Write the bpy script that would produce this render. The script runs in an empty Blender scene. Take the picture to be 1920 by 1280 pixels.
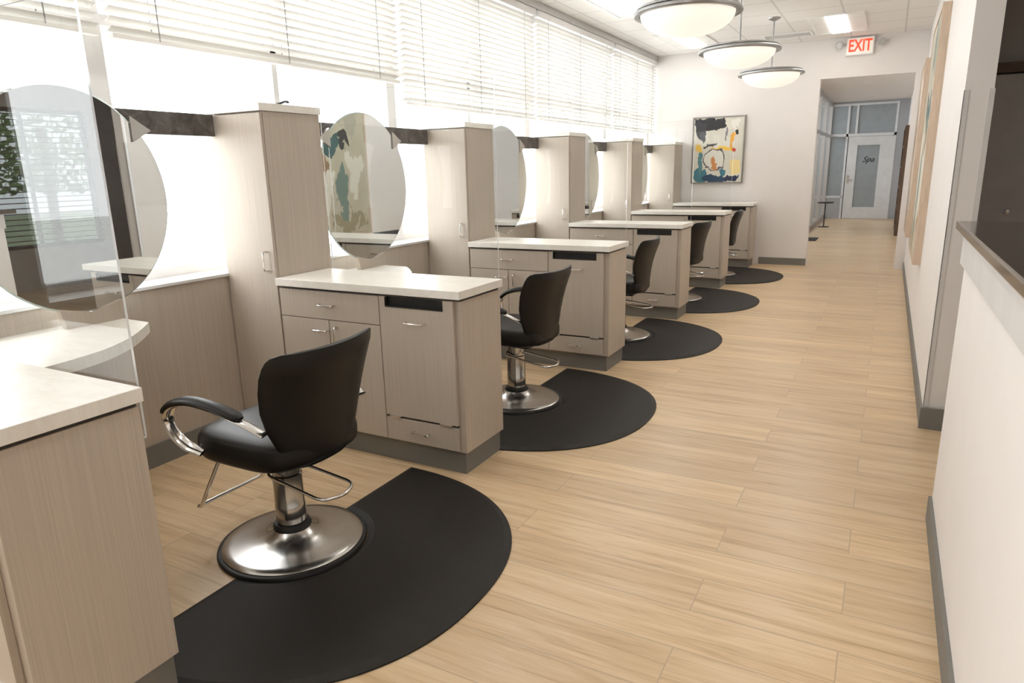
import bpy, bmesh, math, random
from mathutils import Vector, Matrix
random.seed(4)
U = 1.42
D = bpy.data
scene = bpy.context.scene
COL = scene.collection

# ------------------------------------------------------------------ materials
MATS = {}
def new_mat(name):
    m = D.materials.new(name); m.use_nodes = True
    nt = m.node_tree; b = nt.nodes["Principled BSDF"]
    MATS[name] = m
    return m, nt, b
def N(nt, t, **kw):
    n = nt.nodes.new(t)
    for k, v in kw.items(): setattr(n, k, v)
    return n
def mth(nt, op, a, b=None, clamp=False):
    n = N(nt, 'ShaderNodeMath', operation=op); n.use_clamp = clamp
    for i, v in enumerate((a, b)):
        if v is None: continue
        if isinstance(v, (int, float)): n.inputs[i].default_value = v
        else: nt.links.new(v, n.inputs[i])
    return n.outputs[0]
def mixc(nt, f, a, b, blend='MIX'):
    n = N(nt, 'ShaderNodeMix', data_type='RGBA', blend_type=blend)
    for i, v in ((0, f), (6, a), (7, b)):
        if isinstance(v, (int, float)): n.inputs[i].default_value = v
        elif isinstance(v, (tuple, list)): n.inputs[i].default_value = (*v[:3], 1)
        else: nt.links.new(v, n.inputs[i])
    return n.outputs[2]
def noise(nt, vec, scale=5, detail=3, rough=.5, mp=None):
    if mp is not None:
        m = N(nt, 'ShaderNodeMapping'); m.inputs['Scale'].default_value = mp
        nt.links.new(vec, m.inputs[0]); vec = m.outputs[0]
    n = N(nt, 'ShaderNodeTexNoise'); n.inputs['Scale'].default_value = scale
    n.inputs['Detail'].default_value = detail; n.inputs['Roughness'].default_value = rough
    nt.links.new(vec, n.inputs['Vector'])
    return n
def simple(name, col, rough=.5, metal=0, spec=None, var=.04, vscale=6, mp=None, bump=0, bscale=200, emis=None, es=0):
    m, nt, b = new_mat(name)
    b.inputs['Roughness'].default_value = rough
    b.inputs['Metallic'].default_value = metal
    if spec is not None: b.inputs['Specular IOR Level'].default_value = spec
    tc = N(nt, 'ShaderNodeTexCoord')
    n = noise(nt, tc.outputs['Object'], vscale, 3, .5, mp)
    lo = tuple(c*(1-var) for c in col); hi = tuple(min(1, c*(1+var)) for c in col)
    r = N(nt, 'ShaderNodeMapRange'); r.inputs[1].default_value = .3; r.inputs[2].default_value = .7
    nt.links.new(n.outputs[0], r.inputs[0])
    c = mixc(nt, r.outputs[0], lo, hi)
    nt.links.new(c, b.inputs['Base Color'])
    if bump:
        n2 = noise(nt, tc.outputs['Object'], bscale, 2)
        bp = N(nt, 'ShaderNodeBump'); bp.inputs['Strength'].default_value = bump; bp.inputs['Distance'].default_value = .002
        nt.links.new(n2.outputs[0], bp.inputs['Height']); nt.links.new(bp.outputs[0], b.inputs['Normal'])
    if emis:
        b.inputs['Emission Color'].default_value = (*emis, 1); b.inputs['Emission Strength'].default_value = es
    return m

simple('laminate', (.52, .45, .378), .40, var=.085, vscale=1, mp=(210, 210, 2.2))
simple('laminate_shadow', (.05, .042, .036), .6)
simple('wall_paint', (.81, .775, .755), .7, var=.012)
simple('hall_paint', (.40, .415, .44), .7, var=.015)
simple('dark_paint', (.42, .39, .375), .7, var=.05)
simple('dark_door', (.50, .475, .46), .5, var=.05)
simple('baseboard', (.20, .19, .175), .6, var=.05)
simple('corner_guard', (.66, .64, .63), .5)
simple('leather', (.007, .0065, .0065), .38, var=.2, bump=.2, bscale=350, spec=.3)
simple('mat_rubber', (.0125, .0105, .0092), .56, var=.1, bump=.3, bscale=260, spec=.34)
simple('rubber', (.008, .008, .008), .5)
simple('chrome', (.76, .74, .72), .13, 1, var=.05)
simple('brushed_steel', (.66, .64, .62), .22, 1, var=.1, vscale=9)
simple('dark_steel', (.45, .44, .43), .14, 1, var=.1)
simple('nickel', (.62, .60, .57), .28, 1)
simple('pewter', (.36, .36, .36), .34, 1)
simple('white_plastic', (.85, .85, .84), .4)
simple('frame_white', (.76, .75, .74), .5)
simple('aluminium', (.50, .49, .48), .4, .5)
simple('black_slot', (.006, .006, .006), .4)
simple('wood_frame', (.62, .49, .375), .5, var=.1, vscale=3, mp=(30, 30, 3))
simple('silver_frame', (.30, .28, .26), .35, .8)
simple('red_letter', (.85, .05, .02), .5, emis=(1, .08, .03), es=.5)
simple('sign_face', (.80, .77, .70), .4, emis=(1, .93, .85), es=.15)
simple('ink', (.03, .03, .035), .5)
simple('shelf_wood', (.13, .08, .05), .5, var=.2)
simple('vent_metal', (.62, .61, .60), .5)
simple('vent_dark', (.20, .20, .20), .6)
simple('lamp_gray', (.55, .55, .54), .45)
simple('door_white', (.72, .74, .76), .45)
simple('frosted_glass', (.32, .36, .385), .35, var=.06)
simple('mirror_glass', (.76, .775, .76), .01, 1, var=0)
simple('mirror_edge', (.45, .52, .50), .2, .3)
simple('foliage', (.17, .30, .09), .7, var=.5, vscale=8)
simple('bark', (.12, .08, .05), .9, var=.3)
simple('lawn', (.22, .27, .15), .9, var=.3, vscale=2)
simple('pavement', (.6, .6, .58), .9)

# laminate top (cream with soft veins)
m, nt, b = new_mat('counter_laminate'); b.inputs['Roughness'].default_value = .33
tc = N(nt, 'ShaderNodeTexCoord')
n = noise(nt, tc.outputs['Object'], 9, 6, .65, (1, 3, 1)); n.inputs['Distortion'].default_value = 1.2
r = N(nt, 'ShaderNodeValToRGB'); r.color_ramp.elements[0].position = .35; r.color_ramp.elements[1].position = .60
r.color_ramp.elements[0].color = (.82, .785, .72, 1); r.color_ramp.elements[1].color = (.88, .855, .805, 1)
nt.links.new(n.outputs[0], r.inputs[0]); nt.links.new(r.outputs[0], b.inputs['Base Color'])

# granite
m, nt, b = new_mat('granite'); b.inputs['Roughness'].default_value = .12
tc = N(nt, 'ShaderNodeTexCoord')
n = noise(nt, tc.outputs['Object'], 160, 4, .7)
r = N(nt, 'ShaderNodeValToRGB'); r.color_ramp.elements[0].position = .42; r.color_ramp.elements[1].position = .68
r.color_ramp.elements[0].color = (.03, .024, .022, 1); r.color_ramp.elements[1].color = (.20, .16, .14, 1)
nt.links.new(n.outputs[0], r.inputs[0]); nt.links.new(r.outputs[0], b.inputs['Base Color'])

# marbled dark rail
m, nt, b = new_mat('rail_laminate'); b.inputs['Roughness'].default_value = .4
tc = N(nt, 'ShaderNodeTexCoord')
n = noise(nt, tc.outputs['Object'], 14, 7, .7); n.inputs['Distortion'].default_value = .8
r = N(nt, 'ShaderNodeValToRGB'); r.color_ramp.elements[0].position = .35; r.color_ramp.elements[1].position = .7
r.color_ramp.elements[0].color = (.04, .034, .03, 1); r.color_ramp.elements[1].color = (.17, .15, .14, 1)
nt.links.new(n.outputs[0], r.inputs[0]); nt.links.new(r.outputs[0], b.inputs['Base Color'])

# wood look plank tile
m, nt, b = new_mat('plank_floor')
tc = N(nt, 'ShaderNodeTexCoord')
br = N(nt, 'ShaderNodeTexBrick'); br.offset = .37; br.offset_frequency = 2
for k, v in (('Scale', 1), ('Mortar Size', .0022), ('Mortar Smooth', .2), ('Brick Width', 1.2), ('Row Height', .2), ('Bias', 0)):
    br.inputs[k].default_value = v
br.inputs['Color1'].default_value = (0, 0, 0, 1); br.inputs['Color2'].default_value = (1, 1, 1, 1); br.inputs['Mortar'].default_value = (.5, .5, .5, 1)
nt.links.new(tc.outputs['Object'], br.inputs['Vector'])
sep = N(nt, 'ShaderNodeSeparateColor'); nt.links.new(br.outputs['Color'], sep.inputs[0])
rnd = sep.outputs[0]
cmb = N(nt, 'ShaderNodeCombineXYZ'); nt.links.new(mth(nt, 'MULTIPLY', rnd, 37.0), cmb.inputs[2])
nt.links.new(mth(nt, 'MULTIPLY', rnd, 11.0), cmb.inputs[0])
add = N(nt, 'ShaderNodeVectorMath', operation='ADD'); nt.links.new(tc.outputs['Object'], add.inputs[0]); nt.links.new(cmb.outputs[0], add.inputs[1])
n1 = noise(nt, add.outputs[0], 1, 6, .65, (1.3, 19, 1)); n1.inputs['Distortion'].default_value = .8
n2 = noise(nt, add.outputs[0], 1, 3, .6, (5, 110, 1))
g = mth(nt, 'ADD', mth(nt, 'MULTIPLY', n1.outputs[0], .72), mth(nt, 'MULTIPLY', n2.outputs[0], .28))
r = N(nt, 'ShaderNodeValToRGB'); cr = r.color_ramp
cr.elements[0].position = .34; cr.elements[0].color = (.50, .335, .185, 1)
cr.elements[1].position = .64; cr.elements[1].color = (.77, .60, .40, 1)
e = cr.elements.new(.48); e.color = (.68, .495, .30, 1)
nt.links.new(g, r.inputs[0])
tone = mixc(nt, rnd, (.91, .90, .89), (1.07, 1.07, 1.06))
c = mixc(nt, 1.0, r.outputs[0], tone, 'MULTIPLY')
c = mixc(nt, br.outputs['Fac'], c, (.50, .37, .24))
nt.links.new(c, b.inputs['Base Color'])
b.inputs['Roughness'].default_value = .31
bp = N(nt, 'ShaderNodeBump'); bp.inputs['Strength'].default_value = .2; bp.inputs['Distance'].default_value = .002; bp.invert = True
nt.links.new(br.outputs['Fac'], bp.inputs['Height']); nt.links.new(bp.outputs[0], b.inputs['Normal'])

# ceiling tile
m, nt, b = new_mat('ceiling_tile'); b.inputs['Roughness'].default_value = .85
tc = N(nt, 'ShaderNodeTexCoord')
br = N(nt, 'ShaderNodeTexBrick'); br.offset = 0
for k, v in (('Scale', 1), ('Mortar Size', .010), ('Mortar Smooth', 0), ('Brick Width', .61), ('Row Height', .61)):
    br.inputs[k].default_value = v
br.inputs['Color1'].default_value = (.87, .85, .825, 1); br.inputs['Color2'].default_value = (.87, .85, .825, 1); br.inputs['Mortar'].default_value = (.68, .665, .65, 1)
nt.links.new(tc.outputs['Object'], br.inputs['Vector'])
n = noise(nt, tc.outputs['Object'], 120, 2)
c = mixc(nt, .04, br.outputs['Color'], n.outputs[0])
nt.links.new(c, b.inputs['Base Color'])

def glassy(name, tint, gl, rough=.0):
    m = D.materials.new(name); m.use_nodes = True; MATS[name] = m
    nt = m.node_tree; nt.nodes.clear()
    o = N(nt, 'ShaderNodeOutputMaterial'); t = N(nt, 'ShaderNodeBsdfTransparent'); t.inputs[0].default_value = (*tint, 1)
    g = N(nt, 'ShaderNodeBsdfGlossy'); g.inputs['Roughness'].default_value = rough; g.inputs[0].default_value = (1, 1, 1, 1)
    mx = N(nt, 'ShaderNodeMixShader')
    lw = N(nt, 'ShaderNodeLayerWeight'); lw.inputs[0].default_value = .25
    f = mth(nt, 'ADD', mth(nt, 'MULTIPLY', lw.outputs['Fresnel'], gl), .006)
    nt.links.new(f, mx.inputs[0]); nt.links.new(t.outputs[0], mx.inputs[1]); nt.links.new(g.outputs[0], mx.inputs[2])
    nt.links.new(mx.outputs[0], o.inputs[0])
    return m
glassy('acrylic', (.975, .98, .98), .09)
glassy('window_glass', (.97, .98, .98), .3)
glassy('dimming_glass', (.26, .27, .275), .3)  # pane tint added to dim the bright outdoors behind it
m, nt, b = new_mat('acrylic_edge'); b.inputs['Base Color'].default_value = (.85, .9, .95, 1); b.inputs['Roughness'].default_value = .2
b.inputs['Transmission Weight'].default_value = .3
# translucent blind slats
m = D.materials.new('blind_slat'); m.use_nodes = True; MATS['blind_slat'] = m
nt = m.node_tree; nt.nodes.clear()
o = N(nt, 'ShaderNodeOutputMaterial'); d = N(nt, 'ShaderNodeBsdfDiffuse'); t = N(nt, 'ShaderNodeBsdfTranslucent'); mx = N(nt, 'ShaderNodeMixShader')
d.inputs[0].default_value = (.85, .835, .81, 1); t.inputs[0].default_value = (.85, .835, .80, 1); mx.inputs[0].default_value = .31
nt.links.new(d.outputs[0], mx.inputs[1]); nt.links.new(t.outputs[0], mx.inputs[2]); nt.links.new(mx.outputs[0], o.inputs[0])

def emit(name, col, s):
    m, nt, b = new_mat(name)
    b.inputs['Base Color'].default_value = (.72, .71, .68, 1)
    tc = N(nt, 'ShaderNodeTexCoord'); n = noise(nt, tc.outputs['Object'], 7, 4)
    c = mixc(nt, n.outputs[0], tuple(x*.85 for x in col), col)
    nt.links.new(c, b.inputs['Emission Color']); b.inputs['Emission Strength'].default_value = s
    return m
emit('alabaster_glass', (1, .92, .80), .5)
emit('diffuser', (1, .96, .9), 8)
emit('downlight', (1, .93, .85), 3)

def paint(name, base, base2, patches, ax, dist=.16, seed=0.):
    m, nt, b = new_mat(name); b.inputs['Roughness'].default_value = .6
    tc = N(nt, 'ShaderNodeTexCoord')
    off = N(nt, 'ShaderNodeVectorMath', operation='ADD'); off.inputs[1].default_value = (seed, seed, seed)
    nt.links.new(tc.outputs['Generated'], off.inputs[0])
    n = noise(nt, off.outputs[0], 4.5, 5, .6)
    sub = N(nt, 'ShaderNodeVectorMath', operation='SUBTRACT'); sub.inputs[1].default_value = (.5, .5, .5)
    nt.links.new(n.outputs['Color'], sub.inputs[0])
    sc = N(nt, 'ShaderNodeVectorMath', operation='SCALE'); sc.inputs['Scale'].default_value = dist*2.4
    nt.links.new(sub.outputs[0], sc.inputs[0])
    ad = N(nt, 'ShaderNodeVectorMath', operation='ADD'); nt.links.new(tc.outputs['Generated'], ad.inputs[0]); nt.links.new(sc.outputs[0], ad.inputs[1])
    s = N(nt, 'ShaderNodeSeparateXYZ'); nt.links.new(ad.outputs[0], s.inputs[0])
    u, v = s.outputs[ax[0]], s.outputs[ax[1]]
    n3 = noise(nt, off.outputs[0], 9, 4)
    col = mixc(nt, n3.outputs[0], base, base2)
    for cx, cy, rx, ry, c in patches:
        a = mth(nt, 'POWER', mth(nt, 'ABSOLUTE', mth(nt, 'DIVIDE', mth(nt, 'SUBTRACT', u, cx), rx)), 2.6)
        bb = mth(nt, 'POWER', mth(nt, 'ABSOLUTE', mth(nt, 'DIVIDE', mth(nt, 'SUBTRACT', v, cy), ry)), 2.6)
        f = mth(nt, 'LESS_THAN', mth(nt, 'ADD', a, bb), 1.0)
        col = mixc(nt, f, col, c)
    nt.links.new(col, b.inputs['Base Color'])
paint('abstract_cream', (.76, .73, .64), (.66, .63, .54), [
    (.34, .90, .32, .09, (.03, .03, .035)), (.14, .80, .13, .13, (.05, .05, .06)), (.16, .1, .16, .12, (.05, .20, .26)), (.42, .05, .26, .06, (.02, .06, .12)),
    (.14, .32, .04, .18, (.10, .25, .28)), (.79, .66, .035, .16, (.85, .42, .05)), (.62, .53, .22, .026, (.92, .58, .08)), (.84, .5, .04, .05, (.6, .05, .02)),
    (.42, .36, .22, .17, (.10, .10, .12)), (.42, .36, .195, .145, (.78, .76, .68)), (.84, .90, .10, .06, (.82, .80, .72)), (.86, .80, .04, .05, (.03, .03, .03)),
    (.86, .24, .09, .10, (.88, .70, .32)), (.80, .07, .14, .05, (.02, .03, .08)), (.34, .60, .14, .018, (.05, .05, .05)), (.45, .28, .03, .09, (.62, .25, .08)), (.12, .55, .05, .06, (.85, .55, .10)),
    (.60, .16, .05, .06, (.04, .18, .24)), (.66, .74, .03, .10, (.25, .25, .27))], (0, 2), dist=.12, seed=.4)
paint('abstract_teal', (.60, .55, .44), (.46, .42, .32), [
    (.2, .9, .3, .12, (.30, .33, .27)), (.75, .85, .14, .16, (.42, .40, .33)), (.5, .88, .07, .12, (.07, .07, .07)), (.4, .63, .22, .06, (.06, .13, .13)),
    (.68, .62, .1, .05, (.05, .05, .05)), (.28, .5, .12, .07, (.30, .20, .12)), (.8, .4, .12, .14, (.72, .69, .60)), (.25, .28, .2, .2, (.72, .69, .60)),
    (.58, .28, .07, .18, (.18, .25, .22)), (.15, .12, .15, .04, (.35, .25, .12)), (.7, .1, .25, .05, (.35, .30, .2))], (1, 2), dist=.22, seed=3.1)
paint('abstract_brown', (.58, .46, .35), (.46, .36, .27), [
    (.3, .8, .3, .16, (.66, .60, .52)), (.7, .6, .2, .2, (.26, .18, .12)), (.3, .35, .2, .2, (.70, .64, .55)), (.7, .2, .25, .1, (.36, .36, .32))], (1, 2), seed=7.7)

# ------------------------------------------------------------------ mesh helpers
def link(o, parent=None):
    COL.objects.link(o)
    if parent is not None: o.parent = parent
    return o
def bb(bm, x0, x1, y0, y1, z0, z1, bev=0, mi=0, seg=2):
    t = bmesh.new()
    bmesh.ops.create_cube(t, size=1)
    for v in t.verts:
        v.co = Vector(((x0+x1)/2+v.co.x*(x1-x0), (y0+y1)/2+v.co.y*(y1-y0), (z0+z1)/2+v.co.z*(z1-z0)))
    if bev > 0:
        bmesh.ops.bevel(t, geom=t.edges[:], offset=bev, segments=seg, profile=.5, affect='EDGES')
    for f in t.faces: f.material_index = mi
    me = D.meshes.new('t'); t.to_mesh(me); t.free(); bm.from_mesh(me); D.meshes.remove(me)
def done(name, bm, mats, parent=None, smooth=False, loc=None):
    bmesh.ops.recalc_face_normals(bm, faces=bm.faces[:])
    me = D.meshes.new(name); bm.to_mesh(me); bm.free()
    for mt in (mats if isinstance(mats, (list, tuple)) else [mats]): me.materials.append(MATS[mt])
    if smooth:
        for p in me.polygons: p.use_smooth = True
        try: me.set_sharp_from_angle(angle=math.radians(38))
        except Exception: pass
    o = D.objects.new(name, me)
    link(o, parent)
    if loc: o.location = loc
    return o
def box(name, x0, x1, y0, y1, z0, z1, mat, parent=None, bev=0, loc=None):
    bm = bmesh.new(); bb(bm, x0, x1, y0, y1, z0, z1, bev)
    return done(name, bm, mat, parent, loc=loc)
def boxes(name, lst, mat, parent=None, bev=0, loc=None):
    bm = bmesh.new()
    for l in lst: bb(bm, *l[:6], bev)
    return done(name, bm, mat, parent, loc=loc)
def loft(bm, rings, closed_ends=True):
    vs = [[bm.verts.new(p) for p in r] for r in rings]
    n = len(rings[0])
    for a, b_ in zip(vs, vs[1:]):
        for i in range(n): bm.faces.new((a[i], a[(i+1) % n], b_[(i+1) % n], b_[i]))
    if closed_ends:
        bm.faces.new(vs[0][::-1]); bm.faces.new(vs[-1])
def lathe(bm, prof, n=48, cx=0, cy=0):
    rings = []
    for r_, z in prof:
        r_ = max(r_, .0004)
        rings.append([(cx+r_*math.cos(2*math.pi*i/n), cy+r_*math.sin(2*math.pi*i/n), z) for i in range(n)])
    loft(bm, rings)
def smooth_path(pts, sub=6):
    P = [Vector(p) for p in pts]; out = []
    for i in range(len(P)-1):
        p0 = P[max(i-1, 0)]; p1 = P[i]; p2 = P[i+1]; p3 = P[min(i+2, len(P)-1)]
        for s in range(sub):
            t = s/sub
            out.append(.5*((2*p1)+(-p0+p2)*t+(2*p0-5*p1+4*p2-p3)*t*t+(-p0+3*p1-3*p2+p3)*t**3))
    out.append(P[-1]); return out
def tube(bm, pts, ra, rb=None, n=10, up=Vector((0, 0, 1)), taper=False):
    rb = rb or ra; P = [Vector(p) for p in pts]; rings = []; side = None
    for i, p in enumerate(P):
        t = (P[min(i+1, len(P)-1)]-P[max(i-1, 0)]).normalized()
        if side is None:
            s = t.cross(up)
            if s.length < .1: s = t.cross(Vector((0, 1, 0)))
        else: s = side-t*side.dot(t)
        s.normalize(); side = s; u = s.cross(t).normalized()
        k = 1
        if taper:
            e = min(i, len(P)-1-i); k = (.45, .8, .95)[e] if e < 3 else 1
        rings.append([p+s*ra*k*math.cos(2*math.pi*j/n)+u*rb*k*math.sin(2*math.pi*j/n) for j in range(n)])
    loft(bm, rings)
def fillet(pts, r=.03, k=5):
    P = [Vector(p) for p in pts]; out = [P[0]]
    for i in range(1, len(P)-1):
        a = (P[i-1]-P[i]); c = (P[i+1]-P[i]); rr = min(r, a.length*.45, c.length*.45)
        a.normalize(); c.normalize(); s = P[i]+a*rr; e = P[i]+c*rr
        for j in range(k+1):
            t = j/k; out.append(s*(1-t)**2+P[i]*2*t*(1-t)+e*t*t)
    out.append(P[-1]); return out
def root(name, loc, label, cat, group=None, rot=0):
    e = D.objects.new(name, None); e.empty_display_size = .2
    link(e); e.location = loc; e.rotation_euler = (0, 0, rot)
    tag(e, label, cat, group); return e
def tag(o, label, cat=None, group=None, kind=None):
    o['label'] = label
    if cat: o['category'] = cat
    if group: o['group'] = group
    if kind: o['kind'] = kind
    return o
def struct(o, label, cat): return tag(o, label, cat, None, 'structure')
def copy_tree(o, parent=None):
    c = o.copy(); COL.objects.link(c)
    if parent is not None: c.parent = parent
    for ch in list(o.children): copy_tree(ch, c)
    return c
def text_mesh(name, txt, size, ext, mat, parent, shear=0, bold=0, sx=1):
    cu = D.curves.new('txt', 'FONT'); cu.body = txt; cu.size = size; cu.extrude = ext; cu.align_x = 'CENTER'; cu.align_y = 'CENTER'; cu.shear = shear; cu.offset = bold
    t = D.objects.new('txt', cu); COL.objects.link(t); bpy.context.view_layer.update()
    me = D.meshes.new_from_object(t.evaluated_get(bpy.context.evaluated_depsgraph_get()))
    D.objects.remove(t); me.materials.clear(); me.materials.append(MATS[mat]); me.name = name
    for v in me.vertices: v.co.x *= sx
    o = D.objects.new(name, me); link(o, parent); o.rotation_euler = (math.radians(90), 0, 0)
    return o

# ------------------------------------------------------------------ dims
PITCH = 1.903
XR = -1.647          # aisle end of cabinets
XT = -2.769          # tower / counter joint
XW = -3.15           # low wall face
CEIL = 3.025
YF = 10.65           # far wall
XRW = .284           # right wall face
YE = 20.3            # hall end

# ------------------------------------------------------------------ room shell
struct(box('floor', -3.6, 4.0, -3.6, 20.6, -.1, 0, 'plank_floor'), 'light oak wood-look plank tile floor', 'floor')
struct(box('ceiling', -3.6, 4.0, -3.6, YF+.15, CEIL, CEIL+.08, 'ceiling_tile'), 'white suspended acoustic tile ceiling', 'ceiling')
struct(box('ceiling', -3.6, .5, YF+.15, 20.6, 2.94, 3.02, 'wall_paint'), 'white painted corridor ceiling', 'ceiling')  # extended past the glass partition to cut daylight in the corridor
struct(box('wall_left', -3.45, XW, -3.6, YF, 0, .895, 'laminate'), 'low wall under the windows clad in taupe wood-grain laminate', 'wall')
struct(box('wall_left', -3.45, -3.30, -3.6, YF, 2.93, CEIL, 'wall_paint'), 'white wall strip above the windows', 'wall')
struct(box('wall_left', -3.6, -3.5, YF+.15, 20.6, 0, 2.0, 'hall_paint'), 'gray wall added beside the corridor to dim its daylight', 'wall')  # put in to hold back daylight entering through the glass partition
struct(box('trim_1', -3.30, -3.20, -3.6, YF, 2.955, CEIL, 'aluminium', bev=.004), 'gray metal channel above the window blinds', 'trim')
struct(box('trim_2', -3.47, XW+.012, -3.6, YF, .895, .91, 'frame_white'), 'thin pale window sill', 'trim')
struct(boxes('wall_far', [(-3.6, -.951, YF, YF+.15, 0, CEIL), (-.951, .17, YF, YF+.15, 2.53, CEIL), (.17, XRW, YF, YF+.15, 0, CEIL)], 'wall_paint'), 'off-white end wall with a tall corridor opening', 'wall')
struct(box('wall_right', XRW, .404, 4.175, 20.5, 0, CEIL, 'wall_paint'), 'off-white long wall hung with large paintings', 'wall')
struct(box('wall_right', .277, .40, -3.6, 3.02, 0, 1.165, 'wall_paint'), 'low white wall carrying a dark stone counter', 'wall')
struct(box('wall_back', -3.6, 4.0, -3.7, -3.6, 0, CEIL, 'wall_paint'), 'off-white back wall', 'wall')
struct(box('wall_side', .404, 4.0, 6.4, 6.5, 0, CEIL, 'dark_paint'), 'dark gray wall of the adjoining room', 'wall')
WY0, WY1, WZ0, WZ1 = 4.35, 6.0, .55, 2.35
struct(boxes('wall_side', [(3.9, 4.0, -3.6, WY0, 0, CEIL), (3.9, 4.0, WY1, 6.4, 0, CEIL), (3.9, 4.0, WY0, WY1, 0, WZ0), (3.9, 4.0, WY0, WY1, WZ1, CEIL)], 'dark_paint'), 'dark gray wall with a window in the adjoining room', 'wall')
struct(box('ceiling', .42, 3.9, -3.55, 6.39, CEIL-.16, CEIL-.001, 'dark_paint'), 'dark lowered ceiling of the adjoining room', 'ceiling')
for xx in (XRW-.003, .385):
    struct(boxes('trim_3', [(xx, xx+.024, 4.172, 4.175, .12, 1.755)], 'corner_guard'), 'gray corner guard strip on the wall end', 'trim')
struct(box('trim_4', XRW-.003, XRW-.0002, 4.172, 4.205, .12, 1.755, 'corner_guard'), 'gray corner guard strip', 'trim')
struct(box('baseboard_right', XRW-.012, XRW, 4.17, YF, 0, .10, 'baseboard'), 'gray rubber baseboard', 'baseboard')
struct(box('baseboard_right', XRW-.014, .42, 4.145, 4.162, 0, .12, 'baseboard'), 'gray rubber baseboard around the wall end', 'baseboard')
struct(box('baseboard_right', .264, .277, -3.6, 3.03, 0, .10, 'baseboard'), 'gray rubber baseboard', 'baseboard')
struct(box('baseboard_far', -1.60, -.951, YF-.013, YF, 0, .10, 'baseboard'), 'dark gray rubber baseboard', 'baseboard')
struct(box('baseboard_left', XW, XW+.012, -3.6, YF, 0, .115, 'baseboard'), 'gray rubber baseboard under the laminate wall', 'baseboard')
struct(box('baseboard_hall', XRW-.012, XRW, YF+.16, YE, 0, .10, 'baseboard'), 'gray corridor baseboard', 'baseboard')

# adjoining room window with blind, tree outside
e = root('window_10', (3.93, WY0, WZ0), 'window with lowered open slat blind in the adjoining room', 'window'); e['kind'] = 'structure'
ww, wh = WY1-WY0, WZ1-WZ0
boxes('window_frame', [(-.03, .03, 0, .05, 0, wh), (-.03, .03, ww-.05, ww, 0, wh), (-.03, .03, .05, ww-.05, 0, .05), (-.03, .03, .05, ww-.05, wh-.05, wh), (-.02, .02, ww/2-.02, ww/2+.02, .05, wh-.05)], 'ink', e)
boxes('window_slats', [(-.095, -.05, .02, ww-.02, z*.07+.03, z*.07+.042) for z in range(int(wh/.07))], 'ink', e)
box('window_pane', .02, .026, .05, ww-.05, .05, wh-.05, 'dimming_glass', e)
e = root('tree', (8.2, 7.7, 0), 'leafy green tree outside the adjoining room window', 'tree')
bm = bmesh.new(); tube(bm, smooth_path([(0, 0, -.1), (.03, .02, .8), (-.04, 0, 1.6), (.05, .05, 2.4)], 4), .09, n=10); done('trunk', bm, 'bark', e, True)
bm = bmesh.new()
for i in range(1500):
    a = random.uniform(0, 2*math.pi); rr = 1.3*math.sqrt(random.random()); zz = 2.1+random.uniform(-.9, 1.2)
    k = math.sqrt(max(.05, 1-((zz-2.2)/1.3)**2)); c = Vector((rr*k*math.cos(a), rr*k*math.sin(a), zz))
    d1 = Vector([random.uniform(-1, 1) for _ in range(3)]).normalized()*.09; d2 = d1.orthogonal().normalized()*.05
    bm.faces.new([bm.verts.new(c+q) for q in (-d1, d2, d1, -d2)])
me_o = done('leaves', bm, 'foliage', e)
tag(box('outdoor_lawn', 4.05, 30, -10, 25, -.25, -.11, 'lawn'), 'grass verge outside the adjoining room', 'grass', kind='structure')
tag(box('outdoor_pavement', -30, -3.62, -20, 30, -.25, -.12, 'pavement'), 'pale concrete paving outside the windows', 'pavement', kind='structure')

# granite transaction counter
r_ = root('reception_countertop', (.24, 0, 1.166), 'polished dark brown granite countertop on the low white wall', 'countertop')
box('slab', 0, .40, -3.55, 3.12, 0, .032, 'granite', r_, .006)
struct(box('trim_5', .262, .277, -3.6, 3.03, 1.05, 1.165, 'corner_guard'), 'light gray band under the stone counter', 'trim')
# dark room door
r_ = root('door_1', (.9, 6.4, 0), 'dark gray sliding door with round pull', 'door'); r_['kind'] = 'structure'
box('door_panel', -.45, .55, -.05, 0, 0, 2.02, 'dark_door', r_, .004)
box('door_track', -.5, 1.6, -.07, 0, 2.03, 2.10, 'shelf_wood', r_, .004)
bm = bmesh.new(); lathe(bm, [(0, 0), (.018, 0), (.018, .012), (.012, .016), (0, .016)], 20)
o = done('door_pull', bm, 'chrome', r_, True); o.rotation_euler = (math.radians(90), 0, 0); o.location = (-.10, -.05, 1.04)

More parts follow.
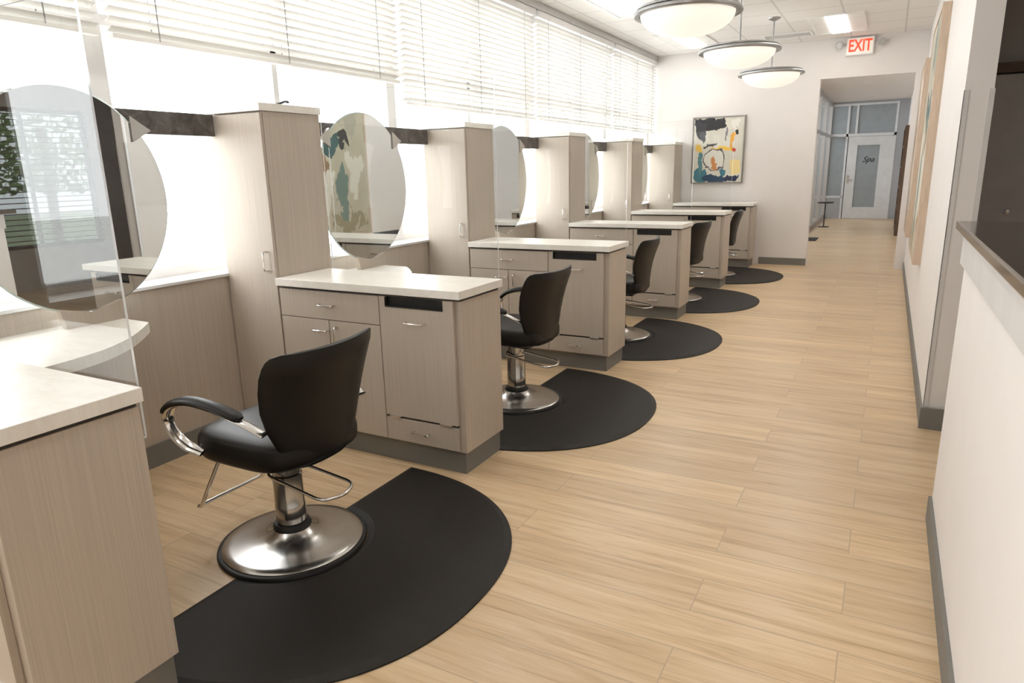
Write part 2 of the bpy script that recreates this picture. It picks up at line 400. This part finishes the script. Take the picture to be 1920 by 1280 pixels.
# ------------------------------------------------------------------ windows + blinds
posts = [-3.5, -2.35, -.12, 2.10, 4.33, 6.57, 8.80, YF]
for i in range(len(posts)-1):
    y0, y1 = posts[i], posts[i+1]; w = y1-y0
    e = root('window_%d' % (i+1), (-3.38, y0, .91), 'large white framed storefront window', 'window'); e['kind'] = 'structure'
    boxes('window_frame', [(-.04, .04, 0, .05, 0, 2.02), (-.04, .04, w-.05, w, 0, 2.02), (-.04, .04, .05, w-.05, 0, .05),
                     (-.04, .04, .05, w-.05, 1.97, 2.02), (-.03, .03, w/2-.02, w/2+.02, .05, 1.97), (-.03, .03, .05, w-.05, 1.22, 1.27)], 'frame_white', e)
    box('window_pane', -.004, .004, .05, w-.05, .05, 1.97, 'window_glass', e)
    zb = 2.07 if i < 4 else 1.93
    bl = root('window_blind', (-3.245, y0, 0), 'white horizontal slat blind half raised in the window', 'blind', 'white slat window blinds')
    bm = bmesh.new(); zz = zb+.03
    a = math.radians(24)
    while zz < 2.89:
        t = bmesh.new(); bmesh.ops.create_cube(t, size=1)
        for v in t.verts:
            v.co = Vector((v.co.x*.05, (w/2)+v.co.y*(w-.06), v.co.z*.003))
            x, z = v.co.x, v.co.z
            v.co.x = x*math.cos(a)-z*math.sin(a); v.co.z = zz+x*math.sin(a)+z*math.cos(a)
        me = D.meshes.new('t'); t.to_mesh(me); t.free(); bm.from_mesh(me); D.meshes.remove(me)
        zz += .043
    done('slats', bm, 'blind_slat', bl)
    box('headrail', -.03, .035, .03, w-.03, 2.895, 2.953, 'frame_white', bl, .003)
    box('bottom_rail', -.024, .024, .03, w-.03, zb-.012, zb+.01, 'blind_slat', bl, .003)
    for f in (.12, .5, .88):
        boxes('ladder_cord', [(.027, .029, w*f-.003, w*f+.003, zb, 2.90), (-.029, -.027, w*f-.003, w*f+.003, zb, 2.90)], 'pewter', bl)

# ------------------------------------------------------------------ pull handle
def pull(parent, L, x, y, z, vertical=False, name='handle'):
    bm = bmesh.new(); h = L/2
    pts = [(-h, 0, 0), (-h, -.026, 0), (h, -.026, 0), (h, 0, 0)]
    if vertical: pts = [(0, p[1], p[0]) for p in pts]
    tube(bm, fillet(pts, .014), .005, n=8)
    o = done(name, bm, 'chrome', parent, True, (x, y, z)); o['label'] = 'chrome bow handle'
    return o

# ------------------------------------------------------------------ station cabinet (prototype)
def build_station(loc):
    e = root('styling_station_cabinet', loc, 'taupe wood-grain laminate styling cabinet with cream countertop', 'cabinet', 'styling station cabinets')
    L = XT-XR+.002
    box('body', L, 0, .019, .375, .115, .853, 'laminate', e, .0015)
    box('shadow_strip', L+.005, -.008, .01, .372, .853, .866, 'laminate_shadow', e)  # dark strip painting the shadow line under the countertop
    box('toe_kick', L, -.018, .035, .368, 0, .115, 'baseboard', e)
    box('countertop', L, .014, -.02, .382, .866, .904, 'counter_laminate', e, .002)
    d = box('drawer', 0, .655, 0, .018, 0, .143, 'laminate', e, .0015, loc=(L+.004, 0, .708))
    pull(d, .095, .3275, 0, .075)
    d = box('door', 0, .325, 0, .018, 0, .578, 'laminate', e, .0015, loc=(L+.004, 0, .126))
    pull(d, .095, .275, 0, .525)
    d = box('door', 0, .326, 0, .018, 0, .578, 'laminate', e, .0015, loc=(L+.333, 0, .126))
    pull(d, .095, .05, 0, .50, True)
    x0 = L+.664; w = -.035-x0
    d = boxes('hamper_door', [(0, w, 0, .018, .004, .555), (0, .035, 0, .018, .555, .603), (w-.055, w, 0, .018, .555, .603)], 'laminate', e, 0, loc=(x0, 0, .25))
    box('disposal_slot', .035, w-.055, .012, .03, .555, .600, 'black_slot', d)
    boxes('slot_trim', [(.035, w-.055, -.003, .004, .553, .560), (.035, .040, -.003, .004, .560, .598), (w-.06, w-.055, -.003, .004, .560, .598)], 'rubber', d)
    box('gap_shade_strip', .002, w-.002, .014, .0195, -.008, .004, 'black_slot', d)  # black strip painted in for the shade between door and drawer
    pull(d, .105, w/2, 0, .485)
    for xx in (.055, w-.065):
        box('hinge', xx-.034, xx+.034, -.006, .004, -.009, .004, 'nickel', d, .002)
    d = box('drawer', 0, w, 0, .018, 0, .116, 'laminate', e, .0015, loc=(x0, 0, .126))
    pull(d, .095, w/2, 0, .06)
    return e
def build_tower(loc):
    e = root('tower_cabinet', loc, 'tall narrow taupe laminate storage tower with cream cap', 'cabinet', 'tower cabinets')
    w = XT-XW-.006
    box('body', 0, w, .019, .41, .115, 1.735, 'laminate', e, .0015)
    box('toe_kick', 0, w, .035, .405, 0, .115, 'baseboard', e)
    box('top_cap', 0, w+.008, -.008, .418, 1.736, 1.774, 'counter_laminate', e, .002)
    d = box('door', 0, w-.008, 0, .018, 0, 1.6, 'laminate', e, .0015, loc=(.004, 0, .128))
    pull(d, .10, w-.06, 0, .86, True)
    return e
def build_divider(loc):
    e = root('acrylic_divider', loc, 'clear acrylic partition sheet standing behind the cabinet counter', 'partition', 'clear acrylic dividers')
    w = XR-XT-.04
    bm = bmesh.new(); bb(bm, -w, 0, 0, .006, 0, 1.08)
    bm.normal_update()
    for f in bm.faces: f.material_index = 0 if abs(f.normal.y) > .5 else 1
    done('sheet', bm, ['acrylic', 'acrylic_edge'], e)
    for xx in (-.12, -w+.12):
        box('standoff', xx-.012, xx+.012, -.004, .010, .03, .055, 'chrome', e, .002)
    return e
def build_mirror(loc):
    e = root('round_mirror', loc, 'large round frameless mirror on metal clips before the window', 'mirror', 'round styling mirrors')
    ry, rz = .445, .475; zc = 1.333-loc[2]; n = 72
    bm = bmesh.new(); rings = []
    for x, k in ((0, .992), (.003, 1), (.006, .995), (.008, .985)):
        rings.append([(x, ry*k*math.cos(2*math.pi*i/n), zc+rz*k*math.sin(2*math.pi*i/n)) for i in range(n)])
    loft(bm, rings)
    bm.normal_update()
    for f in bm.faces: f.material_index = 0 if len(f.verts) > 10 else 1
    done('mirror_plate', bm, ['mirror_glass', 'mirror_edge'], e)
    for s in (-1, 1):
        bm = bmesh.new()
        y = s*.335; z = 1.70-loc[2]
        tri = [(-.055, -.045), (.055, -.045), (.0, .055)]
        ang = s*.5
        P = [(a*math.cos(ang)-c*math.sin(ang), a*math.sin(ang)+c*math.cos(ang)) for a, c in tri]
        loft(bm, [[(x, y+a, z-.05+c) for a, c in P] for x in (-.03, .016)])
        o = done('mirror_clip', bm, 'nickel', e); o['label'] = 'triangular brushed metal clip'
    bm = bmesh.new()
    P = [(-.12, -.075), (.12, -.075), (.14, .015), (0, -.02), (-.14, .015)]
    loft(bm, [[(x, a, .075+c) for a, c in P] for x in (-.012, .02)])
    o = done('mirror_foot', bm, 'laminate', e); o['label'] = 'taupe laminate mirror support'
    return e
def build_ledge(loc):
    pts = [(XW, 0), (-2.50, 0), (-2.482, .07), (-2.49, .155), (-2.51, .285), (-2.545, .415), (-2.63, .565), (-2.74, .695), (-2.85, .805), (-2.90, .815), (XW, .815)]
    P = smooth_path([(a, b_, 0) for a, b_ in pts[1:-2]], 5)
    out = [Vector((pts[0][0], 0, 0))]+P+[Vector((pts[-1][0], pts[-1][1], 0))]
    bm = bmesh.new()
    loft(bm, [[(p.x-loc[0], p.y, z) for p in out] for z in (0, .045)])
    o = done('curved_ledge', bm, 'counter_laminate'); o.location = loc
    tag(o, 'cream laminate ledge with curved front below the mirror', 'shelf', 'curved mirror ledges'); return o

Y0 = 2.535-PITCH   # first station
def at(o, k, extra=0):
    o.location.y += k*PITCH; return o
st = build_station((XR, Y0, 0)); tw = build_tower((XW+.004, Y0, 0)); dv = build_divider((XR-.01, Y0+.384, .76))
for k in range(1, 6):
    at(copy_tree(st), k); at(copy_tree(tw), k)
    if k < 5: at(copy_tree(dv), k)
ld = build_ledge((XW, Y0+.411, .755)); mr = build_mirror((-3.062, 1.725, .80))
rail = box('mirror_rail', 0, .045, 0, PITCH-.43, 0, .108, 'rail_laminate', bev=.003, loc=(-3.142, Y0+.42, 1.625))
tag(rail, 'dark marbled rail holding the mirror between tower cabinets', 'rail', 'mirror rails')
for k in range(1, 5):
    for o in (ld, mr, rail): at(copy_tree(o), k)

# ------------------------------------------------------------------ salon chair
def build_chair(loc):
    e = root('salon_chair', loc, 'black upholstered hydraulic salon chair with chrome round base', 'chair', 'black salon chairs')
    bm = bmesh.new(); lathe(bm, [(.24, 0), (.283, 0), (.287, .008), (.284, .017), (.275, .020), (.268, .018)], 72)
    o = done('base_ring', bm, 'rubber', e, True); o['label'] = 'black rubber base ring'
    bm = bmesh.new(); lathe(bm, [(.268, .014), (.269, .022), (.258, .029), (.235, .031), (.17, .034), (.12, .043), (.09, .058), (.072, .076), (0, .078)], 72)
    o = done('base', bm, 'brushed_steel', e, True); o['label'] = 'polished steel round base'
    bm = bmesh.new(); lathe(bm, [(.072, .074), (.074, .084), (.066, .098), (0, .098)], 40)
    done('base_collar', bm, 'rubber', e, True)
    bm = bmesh.new(); lathe(bm, [(.0, .09), (.056, .09), (.058, .10), (.058, .175), (.0565, .178), (.0565, .30), (.052, .305), (.052, .385), (0, .385)], 40)
    done('column', bm, 'dark_steel', e, True)
    bm = bmesh.new(); bb(bm, -.14, .15, -.11, .11, .375, .415, .012); done('seat_mount', bm, 'rubber', e)
    # seat
    bm = bmesh.new(); rings = []
    for z, k in ((.408, .80), (.410, .90), (.418, .965), (.432, .995), (.470, 1.0), (.492, .985), (.505, .95), (.513, .88), (.519, .7), (.522, .45), (.523, .15)):
        R = []
        for i in range(48):
            t = 2*math.pi*i/48; c, s = math.cos(t), math.sin(t); p = 2/3.8
            R.append((-.015+.255*k*math.copysign(abs(c)**p, c), .24*k*math.copysign(abs(s)**p, s), z))
        rings.append(R)
    loft(bm, rings); done('seat', bm, 'leather', e, True)
    # backrest
    bm = bmesh.new(); rings = []
    prof = [(0, .10), (.015, .135), (.05, .158), (.12, .178), (.24, .204), (.38, .232), (.54, .254), (.70, .266), (.82, .270), (.90, .267), (.95, .260), (.98, .247), (.995, .22), (1, .17)]
    for s, W in prof:
        z = .405+.445*s; x = .218+.055*s+.035*s*s-.022*math.sin(math.pi*s)
        T = .066*min(1, (.3+4.5*min(s, .22))) * (1 if s < .9 else max(.35, 1-(s-.9)*6.0))
        R = []
        for i in range(40):
            t = 2*math.pi*i/40; yy = W*math.copysign(abs(math.cos(t))**.8, math.cos(t))
            R.append((x+T/2*math.sin(t)-.055*(abs(yy)/.27)**2.2, yy, z+.012*(abs(yy)/.27)**2*s))
        rings.append(R)
    loft(bm, rings); done('backrest', bm, 'leather', e, True)
    for sgn in (-1, 1):
        y = .272*sgn
        path = [(.19, y*.90, .575), (.11, y*.98, .615), (.0, y*1.03, .645), (-.12, y*1.04, .652), (-.225, y*1.02, .625), (-.275, y, .575), (-.262, y*.97, .515), (-.215, y*.93, .470), (-.15, y*.88, .450)]
        bm = bmesh.new(); tube(bm, smooth_path(path, 6), .022, .007, n=10, up=Vector((0, 0, 1)))
        fr = done('arm', bm, 'chrome', e, True); fr['label'] = 'chrome looped armrest with black pad'
        pp = [(p[0], p[1], p[2]+.015) for p in path[:6]]; pp[5] = (path[5][0]-.011, pp[5][1], path[5][2]+.02)
        bm = bmesh.new(); tube(bm, smooth_path(pp[1:], 6), .028, .014, n=12, taper=True)
        o = done('arm_pad', bm, 'leather', fr, True); o['label'] = 'black upholstered arm pad'
    bm = bmesh.new()
    tube(bm, fillet([(-.08, -.12, .405), (-.20, -.135, .38), (-.325, -.155, .155), (-.345, -.155, .150), (-.345, .155, .150), (-.325, .155, .155), (-.20, .135, .38), (-.08, .12, .405)], .03), .008, n=10)
    done('footrest', bm, 'chrome', e, True)
    bm = bmesh.new()
    tube(bm, fillet([(-.03, .075, .315), (.26, .085, .275), (.295, .0, .272), (.26, -.085, .275), (-.03, -.075, .315), (-.06, 0, .325)], .035), .0065, n=10)
    done('pump_lever', bm, 'chrome', e, True)
    return e
def build_mat(loc):
    pts = []
    n = 90; A, B, p = .86, .775, 2/2.25
    for i in range(n+1):
        t = -math.pi/2+math.pi*i/n; c, s = math.cos(t), math.sin(t)
        pts.append((.004+A*abs(c)**p, B*math.copysign(abs(s)**p, s)))
    rn = .2885
    for i in range(31):
        t = math.pi/2-math.pi*i/30
        pts.append((.004+rn*math.cos(t)-.004*math.cos(t), rn*math.sin(t)))
    bm = bmesh.new()
    f = bm.faces.new([bm.verts.new((x, y, .006)) for x, y in pts])
    bot = bmesh.ops.extrude_face_region(bm, geom=[f])
    vs = [v for v in bot['geom'] if isinstance(v, bmesh.types.BMVert)]
    for v in vs: v.co.z = 0.0005
    bm.normal_update()
    top = min((ff for ff in bm.faces if len(ff.verts) > 50), key=lambda q: -q.calc_center_median().z)
    if top.normal.z < 0: top.normal_flip()
    bmesh.ops.inset_region(bm, faces=[top], thickness=.028, depth=0, use_even_offset=True)
    for v in top.verts: v.co.z = .016
    bmesh.ops.triangulate(bm, faces=[ff for ff in bm.faces if len(ff.verts) > 50])
    o = done('floor_mat', bm, 'mat_rubber', None, False); o.location = loc
    tag(o, 'black rubber D-shaped anti-fatigue floor mat around a chair base', 'mat', 'anti-fatigue floor mats')
    return o
XC = -1.955
ch = build_chair((XC, 1.735, 0)); mt = build_mat((XC, 1.735, 0))
rots = [0, -4, 3, -6, 5]
for k in range(1, 5):
    c = at(copy_tree(ch), k); c.rotation_euler.z = math.radians(rots[k]); at(copy_tree(mt), k)

# ------------------------------------------------------------------ pendants
def build_pendant(loc):
    e = root('pendant_light', loc, 'round alabaster glass bowl pendant with double pewter ring', 'pendant lamp', 'bowl pendant lights')
    R = .344; H = CEIL-loc[2]
    bm = bmesh.new()
    prof = [(R-.03, .0)]+[((R-.03)*math.cos(t), -.145*math.sin(t)) for t in [math.pi/2*i/14 for i in range(1, 15)]]
    lathe(bm, prof, 64); o = done('glass_bowl', bm, 'alabaster_glass', e, True); o['label'] = 'glowing white glass bowl'
    bm = bmesh.new()
    def ring(r, z, w, h):
        n = 72; rs = []
        for i in range(n):
            t = 2*math.pi*i/n; c, s = math.cos(t), math.sin(t)
            rs.append([((r+a)*c, (r+a)*s, z+b_) for a, b_ in ((-w, -h), (w*.6, -h), (w, -h*.5), (w, h*.5), (w*.6, h), (-w, h))])
        loft(bm, rs+[rs[0]], False)
    ring(R, .004, .018, .014); ring(R-.018, .032, .016, .009)
    bmesh.ops.remove_doubles(bm, verts=bm.verts[:], dist=.0001)
    done('metal_ring', bm, 'pewter', e, True)
    bm = bmesh.new()
    for i in range(3):
        t = 2*math.pi*i/3+.4
        tube(bm, [((R-.02)*math.cos(t), (R-.02)*math.sin(t), .03), (.02*math.cos(t), .02*math.sin(t), .06)], .004, n=8)
    lathe(bm, [(0, .04), (.025, .04), (.03, .06), (.012, .08), (0, .08)], 24)
    done('spider_arms', bm, 'pewter', e, True)
    bm = bmesh.new(); lathe(bm, [(0, .07), (.009, .07), (.009, H-.03), (0, H-.03)], 16); done('stem', bm, 'pewter', e, True)
    bm = bmesh.new(); lathe(bm, [(0, H-.035), (.02, H-.035), (.065, H-.012), (.07, H), (0, H)], 32); done('canopy', bm, 'pewter', e, True)
    return e
pn = build_pendant((-1.313, 5.0, 2.425))
for dy in (1.85, 3.76):
    c = copy_tree(pn); c.location.y += dy

# ------------------------------------------------------------------ troffers, vent
def build_troffer(x, y):
    e = root('ceiling_light_panel', (x, y, CEIL), 'rectangular recessed fluorescent ceiling fixture with glowing center', 'ceiling light', 'recessed ceiling light panels')
    boxes('housing', [(-.30, -.27, -.6, .6, -.012, 0), (.27, .30, -.6, .6, -.012, 0), (-.27, .27, -.6, -.57, -.012, 0), (-.27, .27, .57, .6, -.012, 0), (-.27, -.10, -.57, .57, -.006, 0), (.10, .27, -.57, .57, -.006, 0)], 'white_plastic', e)
    box('diffuser', -.10, .10, -.56, .56, -.02, -.001, 'diffuser', e, .004)
    return e
tf = build_troffer(-.71, 9.55)
for x, y in ((-2.5, 9.6), (-2.5, 7.15), (-.71, 7.15), (-2.5, 4.7), (-.71, 4.7), (-2.5, 2.2), (-.71, 2.2), (-2.5, -.4), (-.71, -.4)):
    c = copy_tree(tf); c.location.x = x; c.location.y = y
c = copy_tree(tf); c.location = (2.3, 3.6, CEIL-.161); c['label'] = 'rectangular ceiling fixture added to brighten the adjoining dark room'  # made-up fixture, put in to lift the dark room's brightness
def build_vent(x, y):
    e = root('air_vent', (x, y, CEIL), 'white square ceiling air vent with gray louvres', 'vent')
    boxes('vent_frame', [(-.3, .3, -.16, -.13, -.012, 0), (-.3, .3, .13, .16, -.012, 0), (-.3, -.27, -.13, .13, -.012, 0), (.27, .3, -.13, .13, -.012, 0)], 'white_plastic', e)
    boxes('louvres', [(-.27, .27, -.13+.037*i, -.13+.037*i+.024, -.006, -.001) for i in range(7)], 'vent_metal', e)
    box('vent_back', -.27, .27, -.13, .13, -.001, 0, 'vent_dark', e)
build_vent(-1.32, 10.0)

# ------------------------------------------------------------------ exit sign
e = root('exit_sign', (-.503, YF, 2.90), 'white lit exit sign with red letters and twin emergency lamps', 'exit sign')
box('sign_housing', -.165, .165, -.05, 0, -.11, .11, 'white_plastic', e, .008)
box('sign_face', -.150, .150, -.054, -.049, -.095, .095, 'sign_face', e)
t = text_mesh('lettering', 'EXIT', .205, .002, 'red_letter', e, bold=.004, sx=.66); t.location = (0, -.057, 0); t['label'] = 'red letters EXIT'
for s in (-1, 1):
    bm = bmesh.new(); lathe(bm, [(0, 0), (.028, 0), (.048, .045), (.048, .06), (.040, .062), (.036, .056), (0, .056)], 24)
    o = done('lamp_head', bm, 'lamp_gray', e, True, (s*.225, -.04, .035)); o.rotation_euler = (math.radians(100), 0, math.radians(25*s))
    box('lamp_arm', min(s*.16, s*.22), max(s*.16, s*.22), -.035, -.015, .02, .05, 'lamp_gray', e)

# ------------------------------------------------------------------ artworks
e = root('framed_painting', (-2.268, YF, 1.647), 'abstract painting in cream black and orange, thin dark silver frame', 'painting')
W, Hh = .375, .475
boxes('frame', [(-W, W, -.04, 0, -Hh, -Hh+.016), (-W, W, -.04, 0, Hh-.016, Hh), (-W, -W+.016, -.04, 0, -Hh+.016, Hh-.016), (W-.016, W, -.04, 0, -Hh+.016, Hh-.016)], 'silver_frame', e)
box('canvas', -W+.018, W-.018, -.028, -.004, -Hh+.018, Hh-.018, 'abstract_cream', e)
for y0, y1, mm, lb, z0, z1 in ((6.3, 7.6, 'abstract_teal', 'tall abstract painting in cream and teal with pale wood frame', .62, 2.55), (9.05, 10.2, 'abstract_brown', 'tall abstract painting in browns with pale wood frame', .58, 2.5)):
    e = root('framed_painting', (XRW, (y0+y1)/2, z0), lb, 'painting', 'tall wood-framed paintings')
    w = (y1-y0)/2; h = z1-z0
    boxes('frame', [(-.06, 0, -w, w, 0, .03), (-.06, 0, -w, w, h-.03, h), (-.06, 0, -w, -w+.03, .03, h-.03), (-.06, 0, w-.03, w, .03, h-.03)], 'wood_frame', e)
    box('canvas', -.055, -.005, -w+.034, w-.034, .034, h-.034, mm, e)

# ------------------------------------------------------------------ corridor
XG = -1.49
e = root('window_8', (XG, YF+.16, 0), 'corridor glass partition with aluminium frames', 'window'); e['kind'] = 'structure'
Lh = YE-YF-.16
fr = [(-.04, .04, 0, Lh, 0, .1), (-.04, .04, 0, Lh, 2.84, 2.94), (-.03, .03, 0, Lh, 2.08, 2.14)]
for i in range(7): fr.append((-.04, .04, Lh*i/6-(.03 if i else 0), Lh*i/6+.03-(0 if i else 0) if i < 6 else Lh, .1, 2.84))
boxes('window_frame', fr, 'aluminium', e)
box('window_pane', -.005, .005, .03, Lh-.03, .1, 2.84, 'window_glass', e)
struct(box('wall_hall', XG+.041, -1.02, YF+.16, YF+.25, 0, 2.94, 'hall_paint'), 'gray return wall beside the corridor opening', 'wall')
struct(boxes('trim_6', [(-1.03, -.975, YF+.152, YF+.21, 0, 2.53)], 'door_white'), 'white door frame upright at the corridor opening', 'trim')
# end wall
struct(boxes('wall_end', [(-3.6, -1.49, YE, YE+.12, 0, 2.94), (XG, -1.08, YE, YE+.12, 0, .54), (XG, XRW, YE, YE+.12, 2.89, 2.94), (.05, XRW, YE, YE+.12, 0, 2.89), (-1.08, -1.05, YE, YE+.12, 0, 2.12)], 'hall_paint'), 'gray corridor end wall with glazing', 'wall')
e = root('window_9', (XG, YE+.03, 0), 'frosted sidelight and transom windows around the spa door', 'window'); e['kind'] = 'structure'
boxes('window_frame', [(0, .43, -.04, .04, .54, .59), (0, 1.54, -.04, .04, 2.08, 2.15), (0, 1.54, -.04, .04, 2.84, 2.89), (0, .04, -.04, .04, .59, 2.84), (.60, .65, -.04, .04, 2.15, 2.84), (1.49, 1.54, -.04, .04, 0, 2.84), (.40, .45, -.04, .04, 0, 2.84)], 'door_white', e)
boxes('window_pane', [(.04, .40, -.005, .005, .59, 2.08), (.04, .60, -.005, .005, 2.15, 2.84), (.65, 1.49, -.005, .005, 2.15, 2.84)], 'frosted_glass', e)
box('backing_wall', 0, 1.54, .06, .09, 0, 2.88, 'hall_paint', e)
e = root('door_2', (-1.02, YE+.01, 0), 'white spa door with tall frosted glass panel and script lettering', 'door'); e['kind'] = 'structure'
boxes('door_panel', [(0, .22, -.02, .025, .005, 2.075), (.73, 1.02, -.02, .025, .005, 2.075), (.22, .73, -.02, .025, .005, .30), (.22, .73, -.02, .025, 1.86, 2.075)], 'door_white', e)
box('door_glass', .22, .73, 0, .01, .30, 1.86, 'frosted_glass', e)
t = text_mesh('lettering', 'Spa', .20, .002, 'ink', e, shear=.4); t.location = (.49, -.006, 1.50); t['label'] = 'dark script letters Spa'
bm = bmesh.new(); tube(bm, fillet([(0, 0, 0), (0, -.05, 0), (.11, -.05, 0)], .015), .011, n=8); done('handle', bm, 'nickel', e, True, (.06, -.02, 1.0))
box('lock_plate', .03, .09, -.024, -.019, .9, 1.12, 'nickel', e)
# downlights: middle one real, outer two added to light the corridor
for i, y in enumerate((12.6, 15.9, 18.6)):
    e = root('downlight', (-.55, y, 2.94), 'small round recessed corridor downlight', 'ceiling light', 'corridor downlights')
    bm = bmesh.new(); lathe(bm, [(0, -.006), (.055, -.006), (.055, -.001), (0, -.001)], 24); done('lamp', bm, 'downlight', e, True)
    bm = bmesh.new(); lathe(bm, [(.056, 0), (.085, 0), (.083, -.008), (.056, -.01)], 32); done('trim_ring', bm, 'white_plastic', e, True)
# side table
e = root('side_table', (-1.24, 17.5, 0), 'small round black metal side table', 'table')
bm = bmesh.new(); lathe(bm, [(0, 0), (.12, 0), (.12, .012), (.015, .02), (.012, .03), (.012, .54), (0, .54)], 32); done('pedestal', bm, 'ink', e, True)
bm = bmesh.new(); lathe(bm, [(0, .54), (.17, .54), (.175, .555), (.17, .565), (0, .565)], 40); done('table_top', bm, 'ink', e, True)
o = box('door_mat', -.15, .15, -.3, .3, 0, .012, 'mat_rubber', bev=.004, loc=(-1.27, 14.5, .0005)); tag(o, 'small black rubber mat by the glass partition', 'mat')
# wall sconces on the glazing frame
for y in (12.9, 14.3):
    e = root('wall_sconce', (XG+.04, y, 1.98), 'small metal wall lamp on the glass partition frame', 'wall lamp', 'corridor wall lamps')
    box('back_plate', 0, .015, -.04, .04, -.08, .12, 'nickel', e, .004)
    bm = bmesh.new(); lathe(bm, [(0, -.06), (.05, -.06), (.065, .06), (0, .06)], 24); done('lamp_shade', bm, 'pewter', e, True, (.09, 0, 0))
    box('lamp_arm', .01, .06, -.01, .01, -.01, .01, 'nickel', e)
# retail shelf
e = root('display_shelf', (XRW-.012, 15.6, 0), 'shallow dark wood retail shelf along the corridor wall', 'shelf')
boxes('shelf_case', [(-.09, 0, 0, .03, 0, 2.1), (-.09, 0, 1.97, 2.0, 0, 2.1), (-.012, 0, .03, 1.97, 0, 2.1)], 'shelf_wood', e)
for z in (.06, .5, .9, 1.3, 1.7, 2.07): box('shelf_board', -.09, -.012, .03, 1.97, z, z+.025, 'shelf_wood', e)
# hair clip on tower
bm = bmesh.new(); tube(bm, smooth_path([(0, 0, .008), (.03, .01, .012), (.07, .012, .02), (.10, .0, .01)], 4), .012, .006, n=8, taper=True)
o = done('hair_clip', bm, 'ink', None, True); o.location = (-2.86, 2.72, 1.773); tag(o, 'small black hair clip on the tower cabinet top', 'hair clip')

# ------------------------------------------------------------------ world + portals
w = D.worlds.new('World'); scene.world = w; w.use_nodes = True
bg = w.node_tree.nodes['Background']; bg.inputs[0].default_value = (.99, .995, 1, 1); bg.inputs[1].default_value = 5.0
def portal(loc, rot, sx, sy):
    l = D.lights.new('window_portal', 'AREA'); l.shape = 'RECTANGLE'; l.size = sx; l.size_y = sy
    l.cycles.is_portal = True
    o = D.objects.new('window_portal', l); COL.objects.link(o); o.location = loc; o.rotation_euler = rot
portal((-3.5, 3.5, 1.92), (0, math.radians(-90), 0), 2.0, 14.2)
portal((-3.55, 15.6, 2.47), (0, math.radians(-90), 0), .92, 9.4)
portal((4.02, (WY0+WY1)/2, (WZ0+WZ1)/2), (0, math.radians(90), 0), 1.8, 1.65)

# ------------------------------------------------------------------ camera
cam = D.cameras.new('Camera'); cam.lens = 24; cam.sensor_width = 36; cam.clip_start = .02
co = D.objects.new('Camera', cam); COL.objects.link(co)
M = Matrix(((.8806, -.0962, .4639, 0), (.4733, .2237, -.8520, 0), (-.02178, .9699, .2425, U), (0, 0, 0, 1)))
co.matrix_world = M
scene.camera = co
scene.view_settings.view_transform = 'Standard'
scene.view_settings.look = 'None'
scene.view_settings.exposure = .64
